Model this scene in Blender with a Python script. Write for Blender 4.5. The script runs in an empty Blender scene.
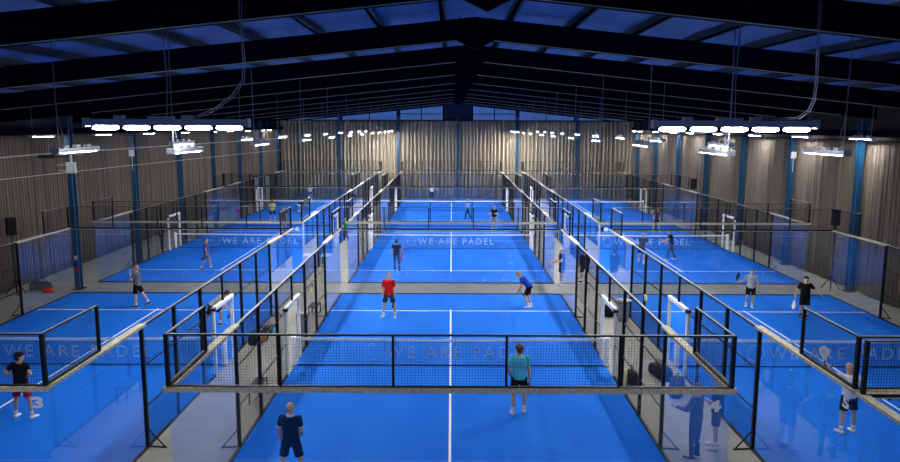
import bpy, bmesh, math, random
from mathutils import Vector, Matrix, Euler
random.seed(7)
scn = bpy.context.scene
COL = scn.collection
PI = math.pi
ORD = ['first','second','third','fourth','fifth','sixth','seventh','eighth','ninth','tenth','eleventh','twelfth','thirteenth','fourteenth','fifteenth','sixteenth']

# ------------------------------------------------------------------ materials
MATS = {}
def mat(name, col, rough=.6, metal=0, noise=0, nscale=8, emit=None, spec=.5, bump=0, stretch=None):
    if name in MATS: return MATS[name]
    m = bpy.data.materials.new(name); m.use_nodes = True
    nt = m.node_tree; b = nt.nodes['Principled BSDF']
    b.inputs['Base Color'].default_value = (*col, 1)
    b.inputs['Roughness'].default_value = rough
    b.inputs['Metallic'].default_value = metal
    b.inputs['Specular IOR Level'].default_value = spec
    if noise or bump:
        tc = nt.nodes.new('ShaderNodeTexCoord'); mp = nt.nodes.new('ShaderNodeMapping')
        nt.links.new(tc.outputs['Object'], mp.inputs['Vector'])
        if stretch: mp.inputs['Scale'].default_value = stretch
        n = nt.nodes.new('ShaderNodeTexNoise'); n.inputs['Scale'].default_value = nscale; n.inputs['Detail'].default_value = 4
        nt.links.new(mp.outputs['Vector'], n.inputs['Vector'])
        if noise:
            r = nt.nodes.new('ShaderNodeValToRGB')
            r.color_ramp.elements[0].position = .3; r.color_ramp.elements[1].position = .7
            r.color_ramp.elements[0].color = (*[c*(1-noise) for c in col], 1)
            r.color_ramp.elements[1].color = (*[min(1, c*(1+noise)) for c in col], 1)
            nt.links.new(n.outputs['Fac'], r.inputs['Fac']); nt.links.new(r.outputs['Color'], b.inputs['Base Color'])
        if bump:
            bp = nt.nodes.new('ShaderNodeBump'); bp.inputs['Strength'].default_value = bump; bp.inputs['Distance'].default_value = .01
            nt.links.new(n.outputs['Fac'], bp.inputs['Height']); nt.links.new(bp.outputs['Normal'], b.inputs['Normal'])
    if emit:
        b.inputs['Emission Color'].default_value = (*emit[0], 1); b.inputs['Emission Strength'].default_value = emit[1]
    MATS[name] = m
    return m

def glass_mat():
    m = bpy.data.materials.new('safety_glass'); m.use_nodes = True
    nt = m.node_tree; nt.nodes.clear()
    out = nt.nodes.new('ShaderNodeOutputMaterial'); mix = nt.nodes.new('ShaderNodeMixShader')
    tr = nt.nodes.new('ShaderNodeBsdfTransparent'); tr.inputs['Color'].default_value = (.975, .985, .995, 1)
    gl = nt.nodes.new('ShaderNodeBsdfGlossy'); gl.inputs['Roughness'].default_value = 0.0; gl.inputs['Color'].default_value = (.95, .97, 1, 1)
    lw = nt.nodes.new('ShaderNodeLayerWeight'); lw.inputs['Blend'].default_value = .5
    p = nt.nodes.new('ShaderNodeMath'); p.operation = 'POWER'; p.inputs[1].default_value = 5
    a = nt.nodes.new('ShaderNodeMath'); a.operation = 'MULTIPLY_ADD'; a.inputs[1].default_value = .93; a.inputs[2].default_value = .035
    nt.links.new(lw.outputs['Facing'], p.inputs[0]); nt.links.new(p.outputs[0], a.inputs[0])
    nt.links.new(a.outputs[0], mix.inputs['Fac']); nt.links.new(tr.outputs[0], mix.inputs[1]); nt.links.new(gl.outputs[0], mix.inputs[2])
    nt.links.new(mix.outputs[0], out.inputs['Surface'])
    return m
M_GLASS = glass_mat()

def turf_mat():
    m = bpy.data.materials.new('blue_turf'); m.use_nodes = True
    nt = m.node_tree; b = nt.nodes['Principled BSDF']; b.inputs['Roughness'].default_value = .8; b.inputs['Specular IOR Level'].default_value = .06
    tc = nt.nodes.new('ShaderNodeTexCoord')
    n1 = nt.nodes.new('ShaderNodeTexNoise'); n1.inputs['Scale'].default_value = .45; n1.inputs['Detail'].default_value = 5
    n2 = nt.nodes.new('ShaderNodeTexNoise'); n2.inputs['Scale'].default_value = 60; n2.inputs['Detail'].default_value = 3
    mp = nt.nodes.new('ShaderNodeMapping'); mp.inputs['Scale'].default_value = (1, .35, 1)
    nt.links.new(tc.outputs['Object'], mp.inputs['Vector']); nt.links.new(mp.outputs['Vector'], n1.inputs['Vector']); nt.links.new(tc.outputs['Object'], n2.inputs['Vector'])
    r = nt.nodes.new('ShaderNodeValToRGB')
    r.color_ramp.elements[0].position = .35; r.color_ramp.elements[0].color = (.006, .135, .62, 1)
    r.color_ramp.elements[1].position = .68; r.color_ramp.elements[1].color = (.014, .175, .70, 1)
    nt.links.new(n1.outputs['Fac'], r.inputs['Fac'])
    mx = nt.nodes.new('ShaderNodeMix'); mx.data_type = 'RGBA'; mx.blend_type = 'MULTIPLY'; mx.inputs['Factor'].default_value = .35
    nt.links.new(r.outputs['Color'], mx.inputs['A']); nt.links.new(n2.outputs['Color'], mx.inputs['B'])
    nt.links.new(r.outputs['Color'], b.inputs['Base Color'])
    bp = nt.nodes.new('ShaderNodeBump'); bp.inputs['Strength'].default_value = .2; bp.inputs['Distance'].default_value = .005
    nt.links.new(n2.outputs['Fac'], bp.inputs['Height']); nt.links.new(bp.outputs['Normal'], b.inputs['Normal'])
    return m
M_TURF = turf_mat()
M_LINE = mat('line_white', (.88, .88, .86), .8, noise=.06, nscale=3)
M_FLOOR = mat('aisle_carpet', (.24, .235, .20), .9, noise=.14, nscale=1.2, bump=.1)
M_KERB = mat('black_kerb', (.012, .013, .016), .6)
M_STEEL = mat('black_steel', (.004, .005, .008), .5, spec=.2)
M_WIRE = mat('black_wire', (.008, .010, .016), .6, spec=.15)
M_CAP = mat('beige_cap', (.48, .43, .30), .75, noise=.3, nscale=14)
M_RAIL = mat('grey_rail', (.27, .26, .22), .5, noise=.2, nscale=10)
M_WHITE = mat('white_padding', (.9, .9, .88), .55, noise=.05, nscale=5)
M_TAPE = mat('net_tape', (.9, .9, .9), .7)
M_NET = mat('net_cord', (.01, .03, .09), .8)
M_LETTER = mat('net_letter', (.46, .58, .84), .8)
M_NUM = mat('number_white', (.75, .75, .72), .6)
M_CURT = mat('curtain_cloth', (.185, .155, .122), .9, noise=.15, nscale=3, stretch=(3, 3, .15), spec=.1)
M_CURT_LIT = mat('curtain_cloth_far', (.40, .345, .26), .9, noise=.12, nscale=3, stretch=(3, 3, .15), spec=.1)  # same curtain cloth, paler to put the lamps' light into its colour
M_COLUMN = mat('column_blue', (.002, .06, .14), .5, noise=.15, nscale=4)
M_RAFT = mat('rafter_navy', (.0012, .002, .012), .8, spec=.03)
M_PURL = mat('purlin_grey', (.02, .035, .055), .6, noise=.3, nscale=2)
M_ROOF = mat('roof_sheet', (.12, .20, .42), .7, noise=.15, nscale=2, stretch=(6, .4, 1))
M_DARKWALL = mat('upper_wall_dark', (.012, .016, .03), .9)
M_PANE = mat('polycarbonate', (.10, .18, .38), .3, noise=.15, nscale=1, emit=((.035, .09, .30), .16))
M_HOUSE = mat('fixture_housing', (.40, .41, .45), .5)
M_LEDM = mat('led_diffuser', (.9, .9, .9), .5, emit=((.93, .96, 1.0), 1.0))
M_CABLE = mat('cable_grey', (.13, .14, .19), .5)
M_PIPE = mat('pipe_beige', (.5, .46, .34), .5)
M_BOXW = mat('box_white', (.62, .62, .58), .5)
M_BLK = mat('matt_black', (.006, .006, .008), .6, spec=.2)
M_GREYM = mat('bin_metal', (.32, .33, .34), .35, .6)
M_YEL = mat('yellow_paint', (.75, .55, .02), .5)
M_BALL = mat('ball_felt', (.62, .80, .12), .9)
LED_POWER = 82.0
M_LEDB = mat('led_bar_diffuser', (.9, .9, .9), .5, emit=((.93, .96, 1.0), 14.0))
M_LEDM.node_tree.nodes['Principled BSDF'].inputs['Emission Strength'].default_value = LED_POWER

# ------------------------------------------------------------------ helpers
def box(bm, x0, x1, y0, y1, z0, z1):
    v = [bm.verts.new(p) for p in ((x0,y0,z0),(x1,y0,z0),(x1,y1,z0),(x0,y1,z0),(x0,y0,z1),(x1,y0,z1),(x1,y1,z1),(x0,y1,z1))]
    for f in ((3,2,1,0),(4,5,6,7),(0,1,5,4),(1,2,6,5),(2,3,7,6),(3,0,4,7)): bm.faces.new([v[i] for i in f])
def bar(bm, a, b, w, h=None, sides=4, caps=True):
    """bar of rectangular (or round) section from a to b"""
    a = Vector(a); b = Vector(b); d = (b-a).normalized(); h = h or w
    up = Vector((0,0,1)) if abs(d.z) < .95 else Vector((0,1,0))
    s = d.cross(up).normalized(); u = s.cross(d).normalized()
    ring = []
    for p in (a, b):
        if sides == 4: pts = [p + s*w/2*i + u*h/2*j for i, j in ((-1,-1),(1,-1),(1,1),(-1,1))]
        else: pts = [p + s*w/2*math.cos(2*PI*k/sides) + u*h/2*math.sin(2*PI*k/sides) for k in range(sides)]
        ring.append([bm.verts.new(q) for q in pts])
    n = len(ring[0])
    for k in range(n): bm.faces.new((ring[0][k], ring[0][(k+1)%n], ring[1][(k+1)%n], ring[1][k]))
    if caps: bm.faces.new(ring[0][::-1]); bm.faces.new(ring[1])
def V(*a): return Vector(a)
def loft(bm, secs, seg=14):
    """secs: (centre, axis_x, axis_y) ellipse rings; ends closed with a fan"""
    rings = []
    for c, ax, ay in secs:
        c = Vector(c); rings.append([bm.verts.new(c + ax*math.cos(2*PI*k/seg) + ay*math.sin(2*PI*k/seg)) for k in range(seg)])
    for a, b in zip(rings, rings[1:]):
        for k in range(seg): bm.faces.new((a[k], a[(k+1)%seg], b[(k+1)%seg], b[k]))
    bm.faces.new(rings[0][::-1]); bm.faces.new(rings[-1])
def tube(bm, pts, r, sides=8, closed_caps=True):
    pts = [Vector(p) for p in pts]; rings = []
    rr = r if isinstance(r, (list, tuple)) else [r]*len(pts)
    ref = None
    for i, p in enumerate(pts):
        d = (pts[min(i+1, len(pts)-1)] - pts[max(i-1, 0)]).normalized()
        if ref is None: ref = Vector((1,0,0)) if abs(d.x) < .8 else Vector((0,1,0))
        s = (ref - d*ref.dot(d)).normalized(); u = d.cross(s); ref = s
        rings.append([bm.verts.new(p + (s*math.cos(2*PI*k/sides) + u*math.sin(2*PI*k/sides))*rr[i]) for k in range(sides)])
    for a, b in zip(rings, rings[1:]):
        for k in range(sides): bm.faces.new((a[k], a[(k+1)%sides], b[(k+1)%sides], b[k]))
    if closed_caps: bm.faces.new(rings[0][::-1]); bm.faces.new(rings[-1])
def ell(bm, c, r, seg=12, rot=None, rings=None):
    M = Matrix.Translation(Vector(c)) @ (rot or Matrix.Identity(4)) @ Matrix.Diagonal((*r, 1))
    bmesh.ops.create_uvsphere(bm, u_segments=seg, v_segments=rings or max(6, seg*2//3), radius=1, matrix=M)
def lathe(bm, prof, c=(0,0,0), seg=20):
    rings = []
    for r, z in prof: rings.append([bm.verts.new((c[0]+r*math.cos(2*PI*k/seg), c[1]+r*math.sin(2*PI*k/seg), c[2]+z)) for k in range(seg)])
    for a, b in zip(rings, rings[1:]):
        for k in range(seg): bm.faces.new((a[k], a[(k+1)%seg], b[(k+1)%seg], b[k]))
    bm.faces.new(rings[0][::-1]); bm.faces.new(rings[-1])
def mesh_of(name, fn, m, smooth=False):
    bm = bmesh.new(); fn(bm)
    bmesh.ops.recalc_face_normals(bm, faces=bm.faces)
    me = bpy.data.meshes.new(name); bm.to_mesh(me); bm.free()
    me.materials.append(m)
    if smooth: me.polygons.foreach_set('use_smooth', [True]*len(me.polygons))
    return me
def link(name, me, parent=None, loc=(0,0,0), rot=(0,0,0), scale=None):
    o = bpy.data.objects.new(name, me); COL.objects.link(o)
    if parent: o.parent = parent
    o.location = loc; o.rotation_euler = rot
    if scale: o.scale = scale
    return o
def obj(name, fn, m, parent=None, smooth=False, loc=(0,0,0), rot=(0,0,0)):
    return link(name, mesh_of(name, fn, m, smooth), parent, loc, rot)
def tag(o, label=None, cat=None, group=None, kind=None):
    if label: o['label'] = label
    if cat: o['category'] = cat
    if group: o['group'] = group
    if kind: o['kind'] = kind
    return o
def thing(name, label, cat, loc=(0,0,0), rz=0, group=None):
    o = bpy.data.objects.new(name, None); COL.objects.link(o); o.empty_display_size = .2
    o.location = loc; o.rotation_euler = (0,0,rz)
    return tag(o, label, cat, group)
def struct(name, fn, m, smooth=False):
    return tag(obj(name, fn, m, None, smooth), kind='structure')

# ------------------------------------------------------------------ layout (metres)
W = 5.05; GX = 2.208
XC = {'left': -(2*W+GX), 'middle': 0.0, 'right': 2*W+GX}
Y0 = 12.394; Y1 = Y0+22.344; Y2 = Y1+20.26
ROWS = [('near', Y0), ('second row', Y1), ('far', Y2)]
YM = Y0-.26-20            # row under and behind the camera
RX = .65                   # ridge
CXL, CXR = -17.55, 18.75   # column lines
CURL, CURR = -20.55, 19.12
YE = 76.0
FR = [13.3 + 6.66*k for k in range(-3, 10)]
def rbot(x): return 9.97 - .105*abs(x-RX)

# ------------------------------------------------------------------ setting
struct('floor', lambda b: box(b, -21.5, 20.5, -9.5, YE+1, -.2, -.012), M_FLOOR)
def roof(b):
    for s, xe in ((-1, -21.5), (1, 20.5)):
        z0 = rbot(RX)+.78; z1 = rbot(xe)+.78
        v = [b.verts.new(p) for p in ((RX,-9.5,z0),(xe,-9.5,z1),(xe,YE+1,z1),(RX,YE+1,z0),(RX,-9.5,z0+.08),(xe,-9.5,z1+.08),(xe,YE+1,z1+.08),(RX,YE+1,z0+.08))]
        for f in ((3,2,1,0),(4,5,6,7),(0,1,5,4),(1,2,6,5),(2,3,7,6),(3,0,4,7)): b.faces.new([v[i] for i in f])
struct('ceiling', roof, M_ROOF)
struct('wall_left', lambda b: box(b, -21.4, -21.2, -9.5, YE+1, -.012, 8.4), M_DARKWALL)
struct('wall_right', lambda b: box(b, 20.2, 20.4, -9.5, YE+1, -.012, 8.6), M_DARKWALL)
struct('wall_front', lambda b: (box(b, -21.2, 20.2, -9.4, -9.2, -.012, 8.3)), M_DARKWALL)
def gable(b, y0, y1):
    pts = [(-21.2,8.12),(20.2,8.12),(20.2,rbot(20.2)+.7),(RX,rbot(RX)+.7),(-21.2,rbot(-21.2)+.7)]
    f = [b.verts.new((x,y0,z)) for x,z in pts]; g = [b.verts.new((x,y1,z)) for x,z in pts]
    b.faces.new(f); b.faces.new(g[::-1])
    for i in range(5): b.faces.new((f[i], g[i], g[(i+1)%5], f[(i+1)%5]))
def back_wall(b):
    box(b, -21.2, 20.2, YE+.75, YE+.95, -.012, 8.12); gable(b, YE+.75, YE+.95)
struct('wall_back', back_wall, mat('gable_navy', (.006, .012, .06), .8))

# gable windows
wn = 0
for s in (-1, 1):
    for a, b_ in ((1.55, 6.1), (6.4, 12.2), (12.5, 18.0)):
        wn += 1
        def frame(b, s=s, a=a, b_=b_):
            xs = sorted((RX+s*a, RX+s*b_)); y = YE+.72
            zt = lambda x: rbot(x)+ -.08
            for x in (xs[0], (xs[0]+xs[1])/2, xs[1]): bar(b, (x,y,8.14), (x,y,max(zt(x), 8.3)), .1)
            bar(b, (xs[0],y,8.16), (xs[1],y,8.16), .1)
            bar(b, (xs[0],y,zt(xs[0])), (xs[1],y,zt(xs[1])), .1)
            if min(zt(xs[0]), zt(xs[1])) > 9.0: bar(b, (xs[0],y,8.85), (xs[1],y,8.85), .08)
        fo = struct('window_%d' % wn, frame, M_RAFT)
        def pane(b, s=s, a=a, b_=b_):
            xs = sorted((RX+s*a+s*.03, RX+s*b_-s*.03)); y0, y1 = YE+.70, YE+.73
            zt = lambda x: max(rbot(x)-.1, 8.25)
            p = [(xs[0],8.18),(xs[1],8.18),(xs[1],zt(xs[1])),(xs[0],zt(xs[0]))]
            f = [b.verts.new((x,y0,z)) for x,z in p]; g = [b.verts.new((x,y1,z)) for x,z in p]
            b.faces.new(f); b.faces.new(g[::-1])
            for i in range(4): b.faces.new((f[i], g[i], g[(i+1)%4], f[(i+1)%4]))
        obj('pane', pane, M_PANE, fo)

# purlins, cross strips, eave beams
tn = 0
for s, xe in ((-1, 21.5), (1, 19.5)):
    k = 0; d = .9
    while d < xe:
        x = RX+s*d; tn += 1
        z = rbot(x)+.57
        struct('trim_%d' % tn, lambda b, x=x, z=z: (box(b, x-.05, x+.05, -9.2, YE+.7, z, z+.19), box(b, x-.05, x+.11, -9.2, YE+.7, z, z+.03)), M_PURL)
        d += 1.68
for i in range(len(FR)-1):
    y = (FR[i]+FR[i+1])/2; tn += 1
    def strip(b, y=y):
        for s, xe in ((-1, -21), (1, 19.8)):
            bar(b, (RX+s*.3, y, rbot(RX+s*.3)+.70), (xe, y, rbot(xe)+.70), .26, .03)
    struct('trim_%d' % tn, strip, M_PURL)
for x, sgn in ((CXL, 1), (CXR, 1)):
    tn += 1
    struct('trim_%d' % tn, lambda b, x=x: (box(b, x-.1, x+.1, -9, YE+.6, 7.22, 7.25), box(b, x-.1, x+.1, -9, YE+.6, 7.47, 7.5), box(b, x-.02, x+.02, -9, YE+.6, 7.22, 7.5)), M_RAFT)

# portal frames
HAUNCH = .45
for i, y in enumerate(FR):
    if y < -5: continue
    nm = ORD[i-1]
    t = thing('roof_rafter', '%s dark navy steel rafter under the roof, counted from the front' % nm, 'rafter', (RX, y, 0), 0, 'steel roof rafters')
    def raft(b):
        for s, xe in ((-1, CXL-RX-3.2), (1, CXR-RX+.6)):
            w = .02
            def z(x): return 9.97-.105*abs(x)
            x0, x1 = 0, xe
            # web and flanges
            for dz0, dz1, hw in ((0, .57, .02), (0, .03, .11), (.54, .57, .11)):
                a = [(x0, z(x0)+dz0), (x1, z(x1)+dz0), (x1, z(x1)+dz1), (x0, z(x0)+dz1)]
                f = [b.verts.new((p, -hw, q)) for p, q in a]; g = [b.verts.new((p, hw, q)) for p, q in a]
                b.faces.new(f); b.faces.new(g[::-1])
                for k in range(4): b.faces.new((f[k], g[k], g[(k+1)%4], f[(k+1)%4]))
            for sx in (3.3, 6.6, 10, 13.2, 16.5):
                xx = s*sx; box(b, xx-.01, xx+.01, -.1, .1, z(xx)+.03, z(xx)+.54)
        # apex haunch plate pointing down
        a = [(-HAUNCH-.05, 9.93), (0, 9.69), (HAUNCH+.05, 9.93), (0, 10.0)]
        f = [b.verts.new((p, -.1, q)) for p, q in a]; g = [b.verts.new((p, .1, q)) for p, q in a]
        b.faces.new(f); b.faces.new(g[::-1])
        for k in range(4): b.faces.new((f[k], g[k], g[(k+1)%4], f[(k+1)%4]))
        # end plates either side of the ridge
        for s in (-1, 1): box(b, s*.42-.015, s*.42+.015, -.14, .14, 9.92, 10.52)
    if i == 2: RAFT = mesh_of('rafter_beam', raft, M_RAFT)
    if i <= 2 and i < 2: pass
    RAFTM = bpy.data.meshes.get('rafter_beam') or mesh_of('rafter_beam', raft, M_RAFT)
    link('beam', RAFTM, t)
    EDGE_LINE = bpy.data.meshes.get('conduit') or mesh_of('conduit', lambda b: [tube(b, [(s*.5, -.13, 9.97-.105*.5), (s*17, -.13, 9.97-.105*17)], .011, 5) for s in (-1, 1)], M_PIPE)
    tag(link('conduit', EDGE_LINE, t), 'thin pale conduit along the lower flange')  # pale rod added in place of the bright edge on the lower flange
# columns
def col_mesh(b):
    h = 8.0
    box(b, -.11, .11, -.17, -.145, 0, h); box(b, -.11, .11, .145, .17, 0, h); box(b, -.02, .02, -.145, .145, 0, h)
COLM = mesh_of('column_shaft', col_mesh, M_COLUMN)
CBASE = mesh_of('column_base', lambda b: (box(b, -.22, .22, -.24, .24, 0, .03)), M_STEEL)
CBOX = mesh_of('junction_box', lambda b: (box(b, -.14, .14, -.25, -.17, 5.95, 6.3), bar(b, (0,-.21,5.95), (0,-.19,5.2), .025)), M_BOXW)
for side, x in (('left', CXL), ('right', CXR)):
    for i, y in enumerate(FR):
        if y < 12 or y > 75: continue
        nn = ORD[i-3]
        t = thing('steel_column', '%s blue steel column from the front on the %s side of the hall, against grey curtain' % (nn, side), 'column', (x, y, -.012), 0, 'blue steel columns')
        link('shaft', COLM, t); link('base_plate', CBASE, t)
        if i in (4, 5, 7): link('junction_box', CBOX, t)
# end wall columns
ECM = mesh_of('end_column_shaft', lambda b: (box(b, -.14, .14, -.02, .02, 0, 8.6), box(b, -.14, -.11, -.12, .12, 0, 8.6), box(b, .11, .14, -.12, .12, 0, 8.6)), M_COLUMN)
for k, nn in zip(range(-2, 3), ('leftmost', 'second from left', 'central', 'second from right', 'rightmost')):
    t = thing('steel_column', '%s blue steel column standing against the curtain of the back wall' % nn, 'column', (RX+6.2*k, YE-.25, -.012), 0, 'blue steel columns')
    link('shaft', ECM, t)

# curtains
def curtain(name, a, b_, z1, label, m, seed, group, z0=.03, fwr=(.15, .30)):
    rnd = random.Random(seed)
    a = Vector((*a, 0)); b_ = Vector((*b_, 0)); L = (b_-a).length; d = (b_-a)/L; n = Vector((-d.y, d.x, 0))
    cols = int(L/.022); offs = []
    ph = rnd.random()*6; t = 0; fw = .22; amp = .09
    for i in range(cols+1):
        u = i*L/cols
        t += (L/cols)/fw*2*PI
        if t > 2*PI: t -= 2*PI; fw = rnd.uniform(*fwr); amp = fw*rnd.uniform(.5, .8)
        offs.append((math.sin(t)*amp + .03*math.sin(u*1.3+ph), u))
    def fn(bm):
        rows = [z0, z1*.33, z1*.66, z1-.3, z1]
        rr = []
        for j, z in enumerate(rows):
            k = (1, .95, .9, .85, .7)[j]; sway = .05*math.sin(j*1.7+seed)
            rr.append([bm.verts.new(a + d*min(max(u+sway*math.sin(u*2.1), 0), L) + n*o*k + Vector((0,0,z))) for o, u in offs])
        for r0, r1 in zip(rr, rr[1:]):
            for i in range(cols): bm.faces.new((r0[i], r0[i+1], r1[i+1], r1[i]))
    o = obj('curtain', fn, m, None, True)
    mod = o.modifiers.new('thick', 'SOLIDIFY'); mod.thickness = .008
    tag(o, label, 'curtain', group)
    return o
ys = [-9.0, 0, 6.64, 13.3] + [13.3+6.66*k for k in range(1, 9)]
for i in range(len(ys)-1):
    if ys[i+1] < 1: continue
    ya, yb = ys[i]+.03, ys[i+1]-.03
    curtain('c', (CURL, ya), (CURL, yb), 7.2, '%s grey pleated curtain from the front along the left wall' % ORD[i], M_CURT, i+1, 'left wall curtains')
ysr = ys + [YE-.3]
for i in range(len(ysr)-1):
    if ysr[i+1] < 1: continue
    ya, yb = ysr[i]+.03, ysr[i+1]-.03
    curtain('c', (CURR, ya), (CURR, yb), 7.3, '%s grey pleated curtain from the front along the right wall' % ORD[i], M_CURT, i+31, 'right wall curtains')
curtain('c', (CURL, ys[-1]+.05), (-18.05, YE-.15), 7.3, 'dark grey pleated curtain angled across the back left corner', M_CURT, 77, 'left wall curtains')
for k in range(-3, 3):
    xa = RX+6.2*k + .04; xb = RX+6.2*(k+1) - .04
    xa = max(xa, -18.0); xb = min(xb, CURR-.15)
    curtain('c', (xa, YE), (xb, YE), 8.1, '%s pleated curtain from the left across the back wall' % ORD[k+3], M_CURT_LIT, k+61, 'back wall curtains', fwr=(.28, .48))

# door on the angled corner
def mk_door():
    ang = math.atan2(YE-.15-ys[-1], -18.05-CURL)
    px, py = CURL+(-18.05-CURL)*.55, ys[-1]+(YE-.15-ys[-1])*.55
    loc = (px+.35*math.sin(ang), py-.35*math.cos(ang), -.012)
    o = tag(obj('door_1', lambda b: (box(b, -1.6, -1.5, -.05, .05, 0, 2.7), box(b, 1.5, 1.6, -.05, .05, 0, 2.7), box(b, -.06, .06, -.05, .05, 0, 2.6), box(b, -1.5, 1.5, -.05, .05, 2.6, 2.7),
        box(b, -1.5, 1.5, -.04, .04, 0, .15)), M_BLK, None, False, loc, (0, 0, ang)), kind='structure')
    obj('pane', lambda b: (box(b, -1.5, -.06, -.01, .01, .15, 2.6), box(b, .06, 1.5, -.01, .01, .15, 2.6)), mat('door_glass', (.30, .32, .30), .2), o)
mk_door()
# pipes along left
struct('trim_%d' % (tn+1), lambda b: tube(b, [(CXL+.25, 20, 6.3), (CXL+.25, 30, 6.42), (CXL+.25, 46, 6.38), (CXL+.25, 74, 6.3)], .035, 6), M_PIPE)
struct('trim_%d' % (tn+2), lambda b: tube(b, [(CXL+.22, 20, 5.6), (CXL+.22, 36, 5.5), (CXL+.22, 74, 5.15)], .018, 6), M_PIPE)
struct('trim_%d' % (tn+3), lambda b: tube(b, [(CXR-.25, 16, 7.05), (CXR-.25, 76, 7.05)], .03, 6), M_RAFT)

# ------------------------------------------------------------------ wire mesh panels
WT = .0027
def wire_panel(w, h, cell=.05):
    def fn(b):
        nx = round(w/cell); nz = round(h/cell)
        for i in range(1, nx): x = i*w/nx; bar(b, (x, 0, 0), (x, 0, h), WT, caps=False)
        for j in range(1, nz): z = j*h/nz; bar(b, (0, .003, z), (w, .003, z), WT, caps=False)
    return mesh_of('wire_panel', fn, M_WIRE)
_pm = {}
def panel(w, h):
    k = (round(w, 3), round(h, 3))
    if k not in _pm: _pm[k] = wire_panel(w, h)
    return _pm[k]
_bm = {}
def bmesh_box(key, dims, m):
    if key not in _bm: _bm[key] = mesh_of(key, lambda b: box(b, *dims), m)
    return _bm[key]

def bolts(b, L, n, z):
    for i in range(n): x = (i+.5)*L/n; box(b, x-.02, x+.02, -.09, -.08, z, z+.03)

def end_wall(rowname, side, y, cx, far, label):
    """4 m end wall: five glass panels, capped, with a metre of wire mesh above. local x along the wall"""
    t = thing('court_end_wall', label, 'glass wall', (cx-W, y, 0), 0, 'court end walls')
    pw = 2*W/5
    for i in range(5):
        g = bmesh_box('glass_end', (.004, pw-.004, -.006, .006, .03, 2.98), M_GLASS)
        link('glass_panel', g, t, (i*pw, 0, 0))
        link('mesh_panel', panel(pw, .92), t, (i*pw, 0, 3.04))
    if far:
        cap = bmesh_box('end_cap_far', (-.06, 2*W+.06, -.03, .075, 2.95, 3.03), M_CAP)
        if 'end_low_far' not in _bm: _bm['end_low_far'] = mesh_of('end_low_far', lambda b: (box(b, 0, 2*W, -.06, -.03, 2.99, 3.045), bolts(b, 2*W, 12, 2.95)), M_STEEL)
        low = _bm['end_low_far']
    else:
        cap = bmesh_box('end_cap', (-.06, 2*W+.06, -.075, .05, 2.94, 3.03), M_CAP)
        low = bmesh_box('end_low', (0, 2*W, -.03, .03, 3.03, 3.05), M_STEEL)
    link('cap_rail', cap, t); link('lower_rail', low, t)
    top = bmesh_box('end_top', (0, 2*W, -.025, .025, 3.975, 4.0), M_STEEL); link('top_rail', top, t)
    cp = bmesh_box('end_topcap', (0, 2*W, -.02, .02, 4.0, 4.008), M_RAIL); tag(link('top_strip', cp, t), 'pale strip along the top rail')
    for i in range(6):
        x = i*pw; c = i in (0, 5); s = .034 if c else .022
        pm = bmesh_box('end_post%d' % c, (-s, s, -s, s, 3.03, 4.0), M_STEEL)
        link('post', pm, t, (x, 0, 0))
    kb = bmesh_box('end_kerb', (0, 2*W, -.035, .035, -.012, .03), M_KERB); link('base_rail', kb, t)
    return t

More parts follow.
